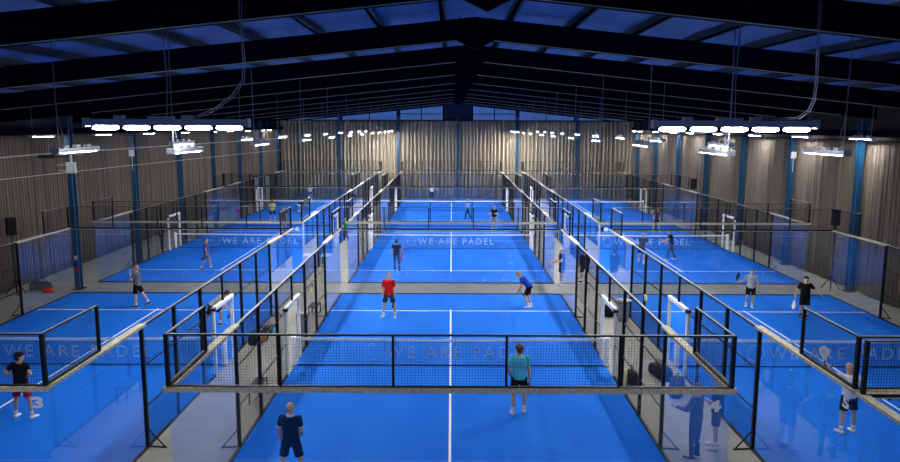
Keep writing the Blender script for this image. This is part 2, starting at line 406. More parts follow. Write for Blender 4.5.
def side_fence(x, y, inward, label, near_only=False, far_only=False, gate=True):
    """20 m side. local x along +Y of world (rotated 90 deg). inward = +1/-1 : world x direction towards court"""
    t = thing('court_side_fence', label, 'court fence', (x, y, 0), PI/2, 'court side fences')
    g = bmesh_box('glass_side', (.004, 1.996, -.006, .006, .03, 2.98), M_GLASS)
    def glass_end(u0, upper):
        for k in (0, 2): link('glass_panel', g, t, (u0+k, 0, 0))
        cap = bmesh_box('side_cap', (-.06, 4.1, -.085, .085, 2.97, 3.03), M_CAP); link('cap_rail', cap, t, (u0, 0, 0))
        link('mesh_panel', panel(2.0, .92), t, (u0+upper, 0, 3.04))
        link('lower_rail', bmesh_box('side_low', (0, 2, -.03, .03, 3.03, 3.06), M_STEEL), t, (u0+upper, 0, 0))
        link('top_rail', bmesh_box('side_top', (0, 2, -.025, .025, 3.975, 4.0), M_STEEL), t, (u0+upper, 0, 0))
        tag(link('top_strip', bmesh_box('side_ts', (0, 2, -.02, .02, 4.0, 4.008), M_RAIL), t, (u0+upper, 0, 0)), 'pale strip along the top rail')
        link('post', bmesh_box('side_up', (-.028, .028, -.028, .028, 3.03, 4.0), M_STEEL), t, (u0+(2 if upper == 0 else 2), 0, 0))
        link('base_rail', bmesh_box('side_kerb4', (0, 4, -.035, .035, -.012, .03), M_KERB), t, (u0, 0, 0))
    glass_end(0, 0)
    full = bmesh_box('side_post', (-.04, .04, -.04, .04, -.012, 3.0), M_STEEL)
    def brace(b):
        s = -1
        bar(b, (0, .04*s, .45), (0, .42*s, .0), .025); bar(b, (0, .04*s, .02), (0, .42*s, .0), .03); box(b, -.03, .03, min(.36*s, .46*s), max(.36*s, .46*s), -.012, .0)
    bmn = _bm.get('brace') or mesh_of('brace', brace, M_STEEL); _bm['brace'] = bmn
    us = [4, 6, 8, 12, 14, 16]
    if near_only: us = [4]
    else: glass_end(16, 2)
    if near_only: us = []
    for u in us:
        link('post', full, t, (u, 0, 0))
        if u in (4, 16): link('brace', bmn, t, (u, 0, 0), (0, 0, 0 if inward < 0 else PI))
    segs = [(4, 6), (6, 8), (8, 9.05), (10.9, 12), (12, 14), (14, 16)]
    if near_only: return t
    for a, b_ in segs:
        link('mesh_panel', panel(b_-a, 2.94), t, (a, 0, .03))
    link('mesh_panel', panel(1.85, .84), t, (9.05, 0, 2.13))
    def rails(b):
        for a, b_ in ((4, 9.05), (10.9, 16)):
            for z in (1.0, 2.0): box(b, a, b_, -.014, .014, z-.014, z+.014)
            box(b, a, b_, -.03, .03, -.012, .035)
        box(b, 9.97, 10.03, -.03, .03, 2.14, 2.97)
    link('middle_rail', _bm.get('rails') or _bm.setdefault('rails', mesh_of('rails', rails, M_STEEL)), t)
    link('top_rail', bmesh_box('mesh_top', (4.1, 15.94, -.03, .03, 2.96, 3.0), M_STEEL), t)
    tag(link('top_strip', bmesh_box('mesh_ts', (4.1, 15.94, -.028, .028, 3.0, 3.012), M_RAIL), t), 'pale strip along the top rail')
    def gatef(b):
        for u in (9.05, 10.9): box(b, u-.045, u+.045, -.045, .045, -.012, 2.13)
        box(b, 8.995, 10.955, -.06, .06, 2.03, 2.14)
    gf = link('gate_frame', _bm.get('gate') or _bm.setdefault('gate', mesh_of('gate', gatef, M_WHITE)), t)
    tag(gf, 'white padded frame around the gate opening')
    link('hinge', _bm.get('hinge') or _bm.setdefault('hinge', mesh_of('hinge', lambda b: tube(b, [(9.05, -.07, 2.08), (9.05, .07, 2.08)], .075, 12), M_BLK)), gf)
    return t

def text_mesh(s, size, m, space=1.0, ext=.002, bold=0):
    cu = bpy.data.curves.new('txt', 'FONT'); cu.body = s; cu.size = size; cu.space_character = space
    cu.align_x = 'CENTER'; cu.extrude = ext; cu.resolution_u = 3; cu.offset = bold
    o = bpy.data.objects.new('txt', cu); COL.objects.link(o)
    bpy.context.view_layer.update()
    me = bpy.data.meshes.new_from_object(o.evaluated_get(bpy.context.evaluated_depsgraph_get()))
    bpy.data.objects.remove(o); me.materials.clear(); me.materials.append(m)
    return me
TXT = text_mesh('WE ARE PADEL', .60, M_LETTER, 1.32, .002, .002)
_w = max(v.co.x for v in TXT.vertices) - min(v.co.x for v in TXT.vertices)
for v in TXT.vertices: v.co.x *= 4.75/_w; v.co.y *= .92

WORDS = []
_xs = sorted(v.co.x for v in TXT.vertices)
_g = sorted(sorted(((b-a, (a+b)/2) for a, b in zip(_xs, _xs[1:])), reverse=True)[:2], key=lambda q: q[1])
_cuts = [-99, _g[0][1], _g[1][1], 99]
for _a, _b in zip(_cuts, _cuts[1:]):
    _bmw = bmesh.new(); _bmw.from_mesh(TXT)
    bmesh.ops.delete(_bmw, geom=[v for v in _bmw.verts if not (_a < v.co.x < _b)], context='VERTS')
    _m = bpy.data.meshes.new('net_word'); _bmw.to_mesh(_m); _bmw.free(); _m.materials.append(M_LETTER); WORDS.append(_m)
def net(cx, y, label):
    t = thing('padel_net', label, 'net', (cx, y, 0), 0, 'court nets')
    def hz(x): return .88 + .04*abs(x)/W
    def cords(b):
        n = 230
        for i in range(n+1):
            x = -W+.1 + i*(2*W-.2)/n; bar(b, (x, 0, .03), (x, 0, hz(x)-.03), .0036, caps=False)
        for j in range(1, 20):
            z = .03+j*.0435; bar(b, (-W+.08, 0, z), (W-.08, 0, z), .0036, caps=False)
    nm = _bm.get('net') or _bm.setdefault('net', mesh_of('net', cords, M_NET))
    link('netting', nm, t)
    def tape(b):
        for s in (-1, 1):
            for a, c in ((0, W-.08),):
                p = [(0, .80), (s*c, hz(c)-.08), (s*c, hz(c)), (0, .88)]
                f = [b.verts.new((q[0], -.012, q[1])) for q in p]; g = [b.verts.new((q[0], .012, q[1])) for q in p]
                b.faces.new(f); b.faces.new(g[::-1])
                for k in range(4): b.faces.new((f[k], g[k], g[(k+1)%4], f[(k+1)%4]))
    link('net_tape', _bm.get('tape') or _bm.setdefault('tape', mesh_of('tape', tape, M_TAPE)), t)

    link('bottom_hem', _bm.get('hem') or _bm.setdefault('hem', mesh_of('hem', lambda b: box(b, -W+.08, W-.08, -.012, .012, .0, .03), M_KERB)), t)
    for s in (-1, 1):
        pm = _bm.get('npost') or _bm.setdefault('npost', mesh_of('npost', lambda b: lathe(b, [(.085, 0), (.09, .05), (.09, .93), (.075, .97), (.03, .98)], seg=16), M_WHITE, True))
        link('net_post', pm, t, (s*(W-.02), 0, 0))
    for wm in (WORDS if y < 60 else ()): link('lettering', wm, t, (.3, -.012, .27), (PI/2, 0, 0))
    def ring(b):
        n = 26
        for k in range(n):
            a0, a1 = 2*PI*k/n, 2*PI*(k+1)/n
            r0, r1 = .262, .276
            v = [b.verts.new((r*math.cos(a), d, r*math.sin(a))) for d in (-.002, .002) for r, a in ((r0,a0),(r1,a0),(r1,a1),(r0,a1))]
            for f in ((0,1,2,3),(7,6,5,4),(0,4,5,1),(1,5,6,2),(2,6,7,3),(3,7,4,0)): b.faces.new([v[i] for i in f])
    if y < 60: link('logo_ring', _bm.get('ring') or _bm.setdefault('ring', mesh_of('ring', ring, M_LETTER)), t, (-2.5, -.012, .46))
    return t

def court_floor(cx, y, label):
    o = obj('court_turf', lambda b: box(b, -W+.04, W-.04, .04, 19.96, -.012, 0), M_TURF, None, False, (cx, y, 0))
    tag(o, label, 'court', 'blue padel courts')
    def lines(b):
        for v in (3.05, 16.95): box(b, -W+.06, W-.06, v-.035, v+.035, .0005, .002)
        box(b, -.03, .03, 2.85, 17.15, .0025, .0035)
    link('court_line', _bm.get('lines') or _bm.setdefault('lines', mesh_of('lines', lines, M_LINE)), o)
    return o

for rn, y in ROWS:
    for side, cx in XC.items():
        nm = {'near': 'front row', 'second row': 'middle row', 'far': 'back row'}[rn]
        q = '%s court of the %s' % (side, nm)
        court_floor(cx, y, 'blue artificial turf of the %s with white lines' % q)
        end_wall(rn, side, y, cx, 0, 'glass and mesh wall at the near end of the %s' % q)
        end_wall(rn, side, y+20, cx, 1, 'glass and mesh wall at the far end of the %s' % q)
        side_fence(cx-W, y, 1, 'glass and mesh fence along the left side of the %s' % q)
        side_fence(cx+W, y, -1, 'glass and mesh fence along the right side of the %s' % q)
        net(cx, y+10, ('net with pale WE ARE PADEL lettering across the %s' if rn != 'far' else 'plain dark net with white tape across the %s') % q)
# row beneath and behind the viewer
for side, cx in XC.items():
    court_floor(cx, YM, 'blue turf of the %s court nearest the viewer, cut off by the picture edge' % side)
end_wall('zero', 'right', Y0-.26, XC['right'], 1, 'black mesh topped end wall cut off at the lower right picture edge')
side_fence(XC['right']-W, Y0-.26-4.0, 1, 'stub of glass side fence running out of the lower right picture edge', near_only=True)
bpy.data.objects[-1] if False else None

# court numbers on the glass
def number(s, loc, rot, label, sz=.36):
    me = text_mesh(s, sz, M_NUM, 1, .002, .014)
    for v in me.vertices: v.co.x *= 1.3; v.co.y *= .78
    o = link('court_number', me, None, loc, rot); tag(o, label, 'number')
    return o
number('3', (-7.42, Y0-.012, 2.62), (PI/2, 0, 0), 'white numeral 3 stuck on the front left glass wall')
number('4', (4.76, Y0-.012, 2.60), (PI/2, 0, 0), 'white numeral 4 stuck on the front middle glass wall')
number('5', (7.258-.012, Y0+.22, 2.58), (PI/2, 0, -PI/2), 'white numeral 5 stuck on the side glass of the front right court')
number('6', (-7.5, Y1-.012, 2.58), (PI/2, 0, 0), 'white numeral 6 on the glass wall of the middle row left court', .32)
number('8', (7.53, Y1-.012, 2.60), (PI/2, 0, 0), 'white numeral 8 on the glass wall of the middle row right court', .32)

# ------------------------------------------------------------------ lights
def fix_meshes(L, w, hh):
    def house(b):
        box(b, -w/2, w/2, -L/2, L/2, 0, hh)
        for s in (-1, 1): box(b, -w/2-.01, w/2+.01, s*L/2-.02, s*L/2+.02, -.015, hh+.02)
    def gear(b): box(b, -w*.3, w*.3, -.09, .09, hh, hh+.07)
    return house, gear
HB, GB = fix_meshes(1.8, .16, .09)
HM = mesh_of('fixture_house', HB, M_HOUSE); GM = mesh_of('fixture_gear', GB, M_HOUSE)
def led_panel(n, L, w):
    def fn(b):
        for i in range(n):
            a = -L/2 + (i+.06)*L/n; c = -L/2 + (i+.94)*L/n
            box(b, -w/2, w/2, a, c, -.012, -.001)
    return fn
def led_mat(tag_, p): return mat('led_'+tag_, (.9, .9, .9), .5, emit=((.97, .96, .95), p))
LMS = {k: mesh_of('fixture_led_'+k, led_panel(4, 1.68, .11), led_mat(k, p)) for k, p in (('aisle', 150.0), ('court', 62.0), ('wall_right', 46.0), ('wall_left', 15.0), ('front', 26.0), ('rear', 80.0))}
LIGHTS = 0
def fixture(x, y, z, label, group, power, rz=0):
    t = thing('hanging_light', label, 'light', (x, y, z), rz, group)
    link('housing', HM, t); [link('driver_box', GM, t, (0, q, 0)) for q in (-.5, 0, .5)]; link('led_strip', LMS[power], t)
    zr = rbot(x)+.55-z
    cm = _bm.get(('cab', round(zr,1))) or _bm.setdefault(('cab', round(zr,1)), mesh_of('cab', lambda b: (tube(b, [(0,-.72,.09), (.0,-.74,.5), (.0,-.75,zr)], .012, 5), tube(b, [(0,-.3,.1), (.0,-.55,.35), (0,-.73,.9)], .007, 4)), M_CABLE))
    link('suspension_cable', cm, t)
    return t
CABL = [(.5, -.05, .2), (.7, -.15, .24), (1.23, -.55, .4), (1.74, -1.05, .65), (2.1, -1.55, .91), (2.27, -2.05, 1.25), (2.39, -2.55, 1.64), (2.42, -2.7, 1.96), (2.44, -2.75, 2.21)]
CABR = [(.8, -.05, .2), (.94, -.15, .23), (1.14, -.45, .25), (1.19, -.75, .39), (1.08, -1.15, .58), (.81, -1.75, .93), (.44, -2.45, 1.41), (.31, -2.7, 1.82), (.28, -2.75, 2.23)]
Y3 = [16.7, 23.2, 30.3, 36.7, 43.2, 49.0, 55.6, 60.9, 66.1, 70.2, 73.4]
Y4 = [16.65, 23.2, 30.4, 36.8, 43.1, 49.3, 56.1, 61.8, 67.0, 72.4]
Y5 = [32.3, 37.9, 43.6, 49.6, 55.4, 59.6, 64.8, 70.0, 72.4]
for s, sn in ((-1, 'left'), (1, 'right')):
    for k, y in enumerate(Y3):
        fixture(s*6.1, y, 7.05, '%s LED light from the front over the aisle %s of centre' % (ORD[k], sn), 'lights over the aisles', 'aisle' if k else 'front')
    for k, y in enumerate(Y4):
        fixture(s*8.6, y, 7.05, '%s LED light from the front in the row over the %s courts' % (ORD[k], sn), 'lights over the outer courts', 'court' if k else 'front')
    for k, y in enumerate(Y5):
        fixture(s*18.2, y, 7.12, '%s LED light from the front in the row beside the %s wall' % (ORD[k], sn), 'lights beside the walls', 'wall_' + sn)
    # unseen lamps added past the picture edge to light the front
    for k, (x, y) in enumerate(((6.1, 3.3), (8.6, 3.3), (8.6, 10.0), (6.1, -3.4), (8.6, -3.4), (18.2, 9.5))):
        fixture(s*x, y, 7.05, 'LED light hanging out of view beyond the %s front of the picture' % sn, 'lights out of view at the %s front' % sn, 'rear' if x < 7 else 'front')
    # long five-lamp bar at the front
    t = thing('light_bar', 'large five-lamp light bar hanging at the front %s above the aisle' % sn, 'light', (s*6.13, 15.75, 7.62), 0, 'five-lamp bars at the front')
    obj('housing', lambda b: (box(b, -1.74, 1.74, -.11, .11, .03, .17), box(b, -1.78, -1.72, -.12, .12, .0, .19), box(b, 1.72, 1.78, -.12, .12, 0, .19)), M_HOUSE, t)
    for xa, xb, zz in ((-.40, .15, .23), (-1.13, -.93, .25), (.33, .55, .25)): obj('driver_box', lambda b: box(b, xa, xb, -.07, .07, .17, zz), M_HOUSE, t)
    for i in range(5):
        x = (i-2)*.67
        obj('lamp', lambda b: loft(b, [(V(0, 0, .03), V(.23, 0, 0), V(0, .07, 0)), (V(0, 0, .01), V(.28, 0, 0), V(0, .10, 0)), (V(0, 0, -.03), V(.29, 0, 0), V(0, .10, 0)), (V(0, 0, -.06), V(.22, 0, 0), V(0, .06, 0))], 20), M_LEDB, t, loc=(x, 0, 0))
    zr = rbot(s*6.1)+.55-7.62
    obj('suspension_cable', lambda b: tube(b, [(0, 0, .15), (.0, .1, 1), (0, .0, zr)], .014, 6), M_CABLE, t)
    pts = CABL if s < 0 else CABR
    obj('power_cable', lambda b: (tube(b, pts, .011, 6), tube(b, [(p[0]+.04, p[1], p[2]-.03) for p in pts], .009, 5)), M_CABLE, t)

# ------------------------------------------------------------------ people
SKIN = mat('skin_light', (.60, .34, .20), .55)
SKIN2 = mat('skin_tan', (.36, .19, .12), .55)
def cm(name, c, r=.85): return mat('cloth_'+name, c, r, noise=.12, nscale=6, bump=.15, spec=.12)
CLO = dict(black=cm('black', (.006,.006,.008)), navy=cm('navy', (.005,.010,.032)), red=cm('red', (.62,.012,.010)), darkred=cm('darkred', (.38,.008,.03)),
    turq=cm('turquoise', (.10,.55,.62)), blue=cm('royal', (.012,.05,.36)), grey=cm('grey', (.12,.11,.13)), ltgrey=cm('light_grey', (.40,.40,.40)), white=cm('white', (.74,.74,.74)),
    cream=cm('cream', (.46,.44,.37)), purple=cm('purple', (.11,.05,.26)), shortgrey=cm('short_grey', (.22,.22,.22)), yellow=cm('yellow', (.68,.62,.22)), ltblue=cm('light_blue', (.28,.46,.70)),
    khaki=cm('khaki', (.36,.31,.22)), teal=cm('teal', (.03,.22,.26)), green=cm('green', (.01,.22,.10)), charcoal=cm('charcoal', (.035,.04,.045)), denim=cm('denim', (.08,.10,.16)), shoeY=cm('lime_shoe', (.55,.65,.2)), orange=cm('orange', (.6,.2,.05)))
HAIR = dict(brown=mat('hair_brown', (.12,.065,.03), .7, noise=.3, nscale=40), dark=mat('hair_dark', (.02,.014,.01), .7, noise=.3, nscale=40), blond=mat('hair_blond', (.33,.22,.10), .7, noise=.3, nscale=40), grey=mat('hair_grey', (.42,.38,.30), .7, noise=.2, nscale=40))
M_EYE = mat('eye_dark', (.02,.015,.012), .3)

def limb(bm, pts, rads, seg=12):
    pts = [Vector(p) for p in pts]
    tube(bm, pts, rads, seg)
    for p, r in zip(pts, rads): ell(bm, p, (r, r, r), 10)
def remeshed(name, fn, m, parent, vox, smooth_it=4):
    bm = bmesh.new(); fn(bm); bmesh.ops.recalc_face_normals(bm, faces=bm.faces)
    me = bpy.data.meshes.new(name); bm.to_mesh(me); bm.free()
    o = bpy.data.objects.new(name, me); COL.objects.link(o)
    r = o.modifiers.new('r', 'REMESH'); r.mode = 'VOXEL'; r.voxel_size = vox; r.use_smooth_shade = True
    s = o.modifiers.new('s', 'SMOOTH'); s.iterations = smooth_it; s.factor = .5
    bpy.context.view_layer.update()
    m2 = bpy.data.meshes.new_from_object(o.evaluated_get(bpy.context.evaluated_depsgraph_get()))
    bpy.data.objects.remove(o); bpy.data.meshes.remove(me)
    m2.name = name; m2.materials.clear(); m2.materials.append(m)
    m2.polygons.foreach_set('use_smooth', [True]*len(m2.polygons))
    return link(name, m2, parent)
def person(x, y, heading, label, h=1.78, z=0, lean=0, side=0, arms=None, legs=None, top='black', bottom='black', long_=False, sleeve=.6, hair='dark', haircut='short', shoe='white', sock='white',
           skin=None, headturn=0, headpitch=0, cap=None, group=None, detail=1, hold=None, collar=None, belly=0):
    """local frame: +y is forward, +x to the person's right"""
    k = h/1.745; skin = skin or SKIN
    A = {'L': (V(-.12,.03,-1), V(-.02,.25,-1)), 'R': (V(.12,.03,-1), V(.02,.25,-1))}
    if arms: A.update(arms)
    G = {'L': (V(-.07,.04,-1), V(-.02,-.04,-1)), 'R': (V(.07,.04,-1), V(.02,-.04,-1))}
    if legs: G.update(legs)
    R = Matrix.Rotation(math.radians(side), 3, 'Y') @ Matrix.Rotation(-math.radians(lean), 3, 'X')
    P = V(0,0,0)                       # pelvis centre, moved up afterwards
    up = R @ V(0,0,1); fwd = R @ V(0,1,0); rt = R @ V(1,0,0)
    half = P + up*.20*k; 
    chest = P + up*.40*k; neck = P + up*.53*k; 
    jt = {}
    for s, sg in (('L', -1), ('R', 1)):
        hip = P + V(sg*.095*k, 0, -.03*k)
        th, sh = G[s][0].normalized(), G[s][1].normalized()
        knee = hip + th*.43*k; ank = knee + sh*.41*k
        toe = G[s][2].normalized() if len(G[s]) > 2 else V(sg*.15, 1, 0).normalized()
        sho = P + up*.465*k + rt*sg*.178*k
        ua, fa = A[s][0].normalized(), A[s][1].normalized()
        elb = sho + ua*.29*k; wri = elb + fa*.25*k
        jt[s] = dict(hip=hip, knee=knee, ank=ank, toe=toe, sho=sho, elb=elb, wri=wri, fa=fa, ua=ua, sg=sg)
    # lift so that the lowest shoe sole is at 0
    def solez(j):
        sd_ = j['toe'].cross(V(0,0,1)).normalized(); un_ = sd_.cross(j['toe']).normalized()
        return min((j['ank'] - un_*.096*k + j['toe']*q*k).z for q in (-.06, .05, .14, .21))
    low = min(solez(jt[s]) for s in 'LR')
    off = V(0, 0, -low)
    # centre horizontally on the feet
    mid = (jt['L']['ank'] + jt['R']['ank'])/2; off += V(-mid.x, -mid.y, 0)
    def T(p): return p + off
    P, half, chest, neck = T(P), T(half), T(chest), T(neck)
    for s in 'LR':
        for q in ('hip', 'knee', 'ank', 'sho', 'elb', 'wri'): jt[s][q] = T(jt[s][q])
    Rh = R.to_4x4() @ Matrix.Rotation(math.radians(-headturn), 4, 'Z') @ Matrix.Rotation(math.radians(lean*.5+headpitch), 4, 'X')
    hc = neck + (R @ V(0, .015, .132))*k
    kh = k*1.09
    hs = lambda v: hc + (Rh.to_3x3() @ Vector(v))*kh
    root = thing('person', label, 'person', (x, y, z), math.radians(heading), group)
    # ---- body
    def torso_secs(g=0, z0=-.08, z1=.50):
        S = []
        for zz, rx, ry in ((-.10, .135, .105), (-.02, .165, .118), (.08, .155+belly*.3, .112+belly), (.18, .148+belly*.3, .108+belly), (.30, .165, .118), (.40, .175, .118), (.465, .145, .10), (.51, .095, .072), (.545, .06, .058)):
            if zz < z0-1e-6 or zz > z1+1e-6: continue
            S.append((P + up*zz*k, rt*(rx*1.06+g)*k, fwd*(ry*1.05+g)*k))
        return S
    def hand(bm, j):
        d = j['fa']; sg = j['sg']; w = j['wri']
        side_v = d.cross(V(0,0,1)); 
        if side_v.length < .3: side_v = V(0, 1, 0) if abs(d.z) > .8 else V(1, 0, 0)
        side_v = (side_v - d*side_v.dot(d)).normalized(); nrm = side_v.cross(d).normalized()
        inw = (V(-sg*1.0, 0, 0) - d*(-sg*d.x)); inw = inw.normalized() if inw.length > .2 else nrm
        side_v = d.cross(inw).normalized(); nrm = inw        # palm faces inward
        if side_v.dot(fwd) < 0: side_v = -side_v
        loft(bm, [(w, side_v*.026*k, nrm*.020*k), (w+d*.045*k, side_v*.038*k, nrm*.017*k), (w+d*.085*k, side_v*.040*k, nrm*.015*k)], 10)
        for i, L in enumerate((.072, .080, .074, .058)):
            o_ = (1.5-i)*.021*k; b = w + d*.08*k + side_v*o_; l = L*k
            m1 = b + d*l*.5 + nrm*l*.14; m2 = b + d*l*.82 + nrm*l*.45; 
            limb(bm, [b, m1, m2], [.0095*k, .009*k, .0075*k], 6)
        b = w + d*.025*k + side_v*.03*k; m1 = b + (d*.5+side_v*.8+nrm*.3).normalized()*.035*k; m2 = m1 + (d*.9+side_v*.2+nrm*.4).normalized()*.03*k
        limb(bm, [b, m1, m2], [.012*k, .011*k, .009*k], 6)
    def body(bm):
        loft(bm, torso_secs(-.006))
        limb(bm, [P+up*.50*k, neck + (R@V(0,.01,.08))*k], [.066*k, .060*k])
        # head: cranium, jaw, nose, ears, brow, lips
        r4 = Rh
        ell(bm, hs((0, 0, .035)), (.076*kh, .095*kh, .088*kh), 16, r4)
        ell(bm, hs((0, .022, -.035)), (.058*kh, .070*kh, .078*kh), 14, r4)
        ell(bm, hs((0, .062, -.085)), (.026*kh, .024*kh, .022*kh), 10, r4)
        ell(bm, hs((0, .095, -.012)), (.012*kh, .020*kh, .026*kh), 8, r4)
        ell(bm, hs((0, .083, .022)), (.048*kh, .014*kh, .012*kh), 8, r4)
        ell(bm, hs((0, .088, -.055)), (.024*kh, .010*kh, .010*kh), 8, r4)
        for sg in (-1, 1): ell(bm, hs((sg*.077, -.005, -.005)), (.010*kh, .020*kh, .032*kh), 8, r4)
        for s in 'LR':
            j = jt[s]
            limb(bm, [j['sho'], j['sho'].lerp(j['elb'], .45), j['elb']], [.060*k, .052*k, .042*k])
            limb(bm, [j['elb'], j['elb'].lerp(j['wri'], .3), j['wri']], [.042*k, .044*k, .029*k])
            hand(bm, j)
            limb(bm, [j['hip'], j['hip'].lerp(j['knee'], .4), j['knee']], [.085*k, .078*k, .054*k])
            kn, an = j['knee'], j['ank']; back = -fwd*.012*k
            limb(bm, [kn, kn.lerp(an, .3)+back, kn.lerp(an, .7), an], [.053*k, .058*k, .042*k, .036*k])
            limb(bm, [an-V(0,0,.03*k), an + j['toe']*.12*k - V(0,0,.045*k)], [.035*k, .026*k])
    remeshed('body', body, skin, root, .0105*k if detail else .014*k, 2).data.name = 'body'
    # ---- shirt
    def shirt(bm):
        loft(bm, torso_secs(.016, -.10 if not collar else -.10, .515))
        for s in 'LR':
            j = jt[s]; e = j['sho'].lerp(j['elb'], sleeve) if sleeve <= 1 else j['elb']
            limb(bm, [j['sho'], j['sho'].lerp(e, .5)], [.072*k, .069*k])
            d = (e-j['sho']).normalized(); a1 = d.orthogonal().normalized(); a2 = d.cross(a1)
            loft(bm, [(j['sho'], a1*.070*k, a2*.070*k), (e, a1*.064*k, a2*.064*k)], 12)
            if sleeve > 1: limb(bm, [j['elb'], j['wri'].lerp(j['elb'], .1)], [.052*k, .036*k])
    remeshed('shirt', shirt, CLO[top], root, .013*k, 3)
    if collar:
        def col(bm): loft(bm, [(P+up*.50*k, rt*.082*k, fwd*.08*k), (P+up*.545*k, rt*.07*k, fwd*.068*k)], 14)
        c = obj('collar', col, CLO[collar], root, True); tag(c, 'white collar')
        for s in 'LR':
            j = jt[s]; e = j['sho'].lerp(j['elb'], sleeve); d = (j['elb']-j['sho']).normalized(); a1 = d.orthogonal().normalized(); a2 = d.cross(a1)
            tag(obj('cuff', lambda bm: loft(bm, [(e-d*.012*k, a1*.068*k, a2*.068*k), (e+d*.012*k, a1*.067*k, a2*.067*k)], 14), CLO[collar], root, True), 'white sleeve cuff')
    # ---- shorts or trousers
    def pants(bm):
        loft(bm, [(P+up*zz*k, rt*(rx+.022)*k, fwd*(ry+.022)*k) for zz, rx, ry in ((-.13,.14,.10), (-.06,.155,.112), (.02,.155,.11), (.07,.145,.105))])
        for s in 'LR':
            j = jt[s]; hp, kn, an = j['hip'], j['knee'], j['ank']
            if long_:
                limb(bm, [hp, hp.lerp(kn, .5), kn, kn.lerp(an, .5), an-V(0,0,.01)], [.105*k, .092*k, .070*k, .064*k, .056*k])
            else:
                e = hp.lerp(kn, .80); d = (kn-hp).normalized(); a1 = rt - d*rt.dot(d); a1.normalize(); a2 = d.cross(a1)
                limb(bm, [hp, hp.lerp(kn, .3)], [.105*k, .10*k])
                loft(bm, [(hp, a1*.105*k, a2*.105*k), (hp.lerp(kn, .4), a1*.102*k, a2*.102*k), (e, a1*.098*k, a2*.098*k)], 14)
    remeshed('trousers' if long_ else 'shorts', pants, CLO[bottom], root, .013*k, 2)
    # ---- shoes and socks
    for s in 'LR':
        j = jt[s]; an, t = j['ank'], j['toe']; sd = t.cross(V(0,0,1)); sd = sd.normalized() if sd.length > .1 else V(1,0,0); un = sd.cross(t).normalized()
        def shoef(bm):
            b = an - un*.055*k
            loft(bm, [(b - t*.075*k, sd*.028*k, un*.022*k), (b - t*.05*k + un*.012*k, sd*.042*k, un*.045*k), (b + un*.012*k, sd*.046*k, un*.048*k), (b + t*.07*k + un*.0*k, sd*.046*k, un*.036*k), (b + t*.14*k - un*.008*k, sd*.048*k, un*.026*k), (b + t*.19*k - un*.012*k, sd*.034*k, un*.018*k), (b+t*.205*k - un*.014*k, sd*.016*k, un*.010*k)], 12)
        sh = obj('shoe', shoef, CLO[shoe], root, True)
        def sole(bm):
            b = an - un*.085*k
            loft(bm, [(b - t*.085*k, sd*.02*k, un*.01*k), (b - t*.05*k, sd*.044*k, un*.012*k), (b + t*.05*k, sd*.046*k, un*.012*k), (b + t*.14*k, sd*.052*k, un*.011*k), (b + t*.215*k, sd*.02*k, un*.009*k)], 10)
        if detail: tag(obj('sole', sole, CLO['white'] if shoe != 'white' else CLO['ltgrey'], sh, True), 'pale rubber sole')
        if sock and not long_:
            d = (an-j['knee']).normalized(); a1 = d.orthogonal().normalized(); a2 = d.cross(a1); q = an - d*.10*k
            obj('sock', lambda bm: loft(bm, [(q, a1*.045*k, a2*.045*k), (an, a1*.042*k, a2*.042*k)], 12), CLO[sock], root, True)
    # ---- eyes, hair or cap
    def eyes(bm):
        for sg in (-1, 1): ell(bm, hs((sg*.030, .086, .004)), (.011*kh, .008*kh, .006*kh), 8, Rh)
    obj('eyes', eyes, M_EYE, root, True)
    if haircut != 'bald':
        def hairf(bm):
            ell(bm, hs((0, -.016, .052)), (.086*kh, .098*kh, .088*kh), 16, Rh)
            ell(bm, hs((0, -.045, .0)), (.080*kh, .068*kh, .085*kh), 14, Rh)
            if haircut == 'full':
                for q in range(10):
                    a = q*PI*2/10; ell(bm, hs((.06*math.cos(a), -.02+.065*math.sin(a), .06)), (.045*kh, .045*kh, .05*kh), 8, Rh)
            if haircut == 'long':
                ell(bm, hs((0, -.07, -.07)), (.07*kh, .045*kh, .11*kh), 12, Rh)
        remeshed('hair', hairf, HAIR[hair], root, .012*k, 2)
    if cap:
        def capf(bm):
            ell(bm, hs((0, -.008, .062)), (.090*kh, .104*kh, .075*kh), 16, Rh)
            loft(bm, [(hs((0, .07, .055)), (Rh.to_3x3()@V(.07,0,0))*k, (Rh.to_3x3()@V(0,.03,.0))*k), (hs((0, .085, .063)), (Rh.to_3x3()@V(.072,0,0))*k, (Rh.to_3x3()@V(0,.09,.0))*k)], 14)
        remeshed('cap', capf, CLO[cap], root, .01*k, 1)
    bpy.context.view_layer.update()
    # ---- racket in hand
    if hold:
        s, dirv, cname, rl = hold[:4]; nv = hold[4] if len(hold) > 4 else V(1, .3, .1)
        j = jt[s]; grip = j['wri'] + j['fa']*.085*k
        Mz = Matrix.Rotation(math.radians(heading), 3, 'Z')
        gw = Mz @ grip + V(x, y, z); dw = (Mz @ dirv).normalized()
        racket(gw, dw, cname, rl, (Mz @ nv))
    return root, jt

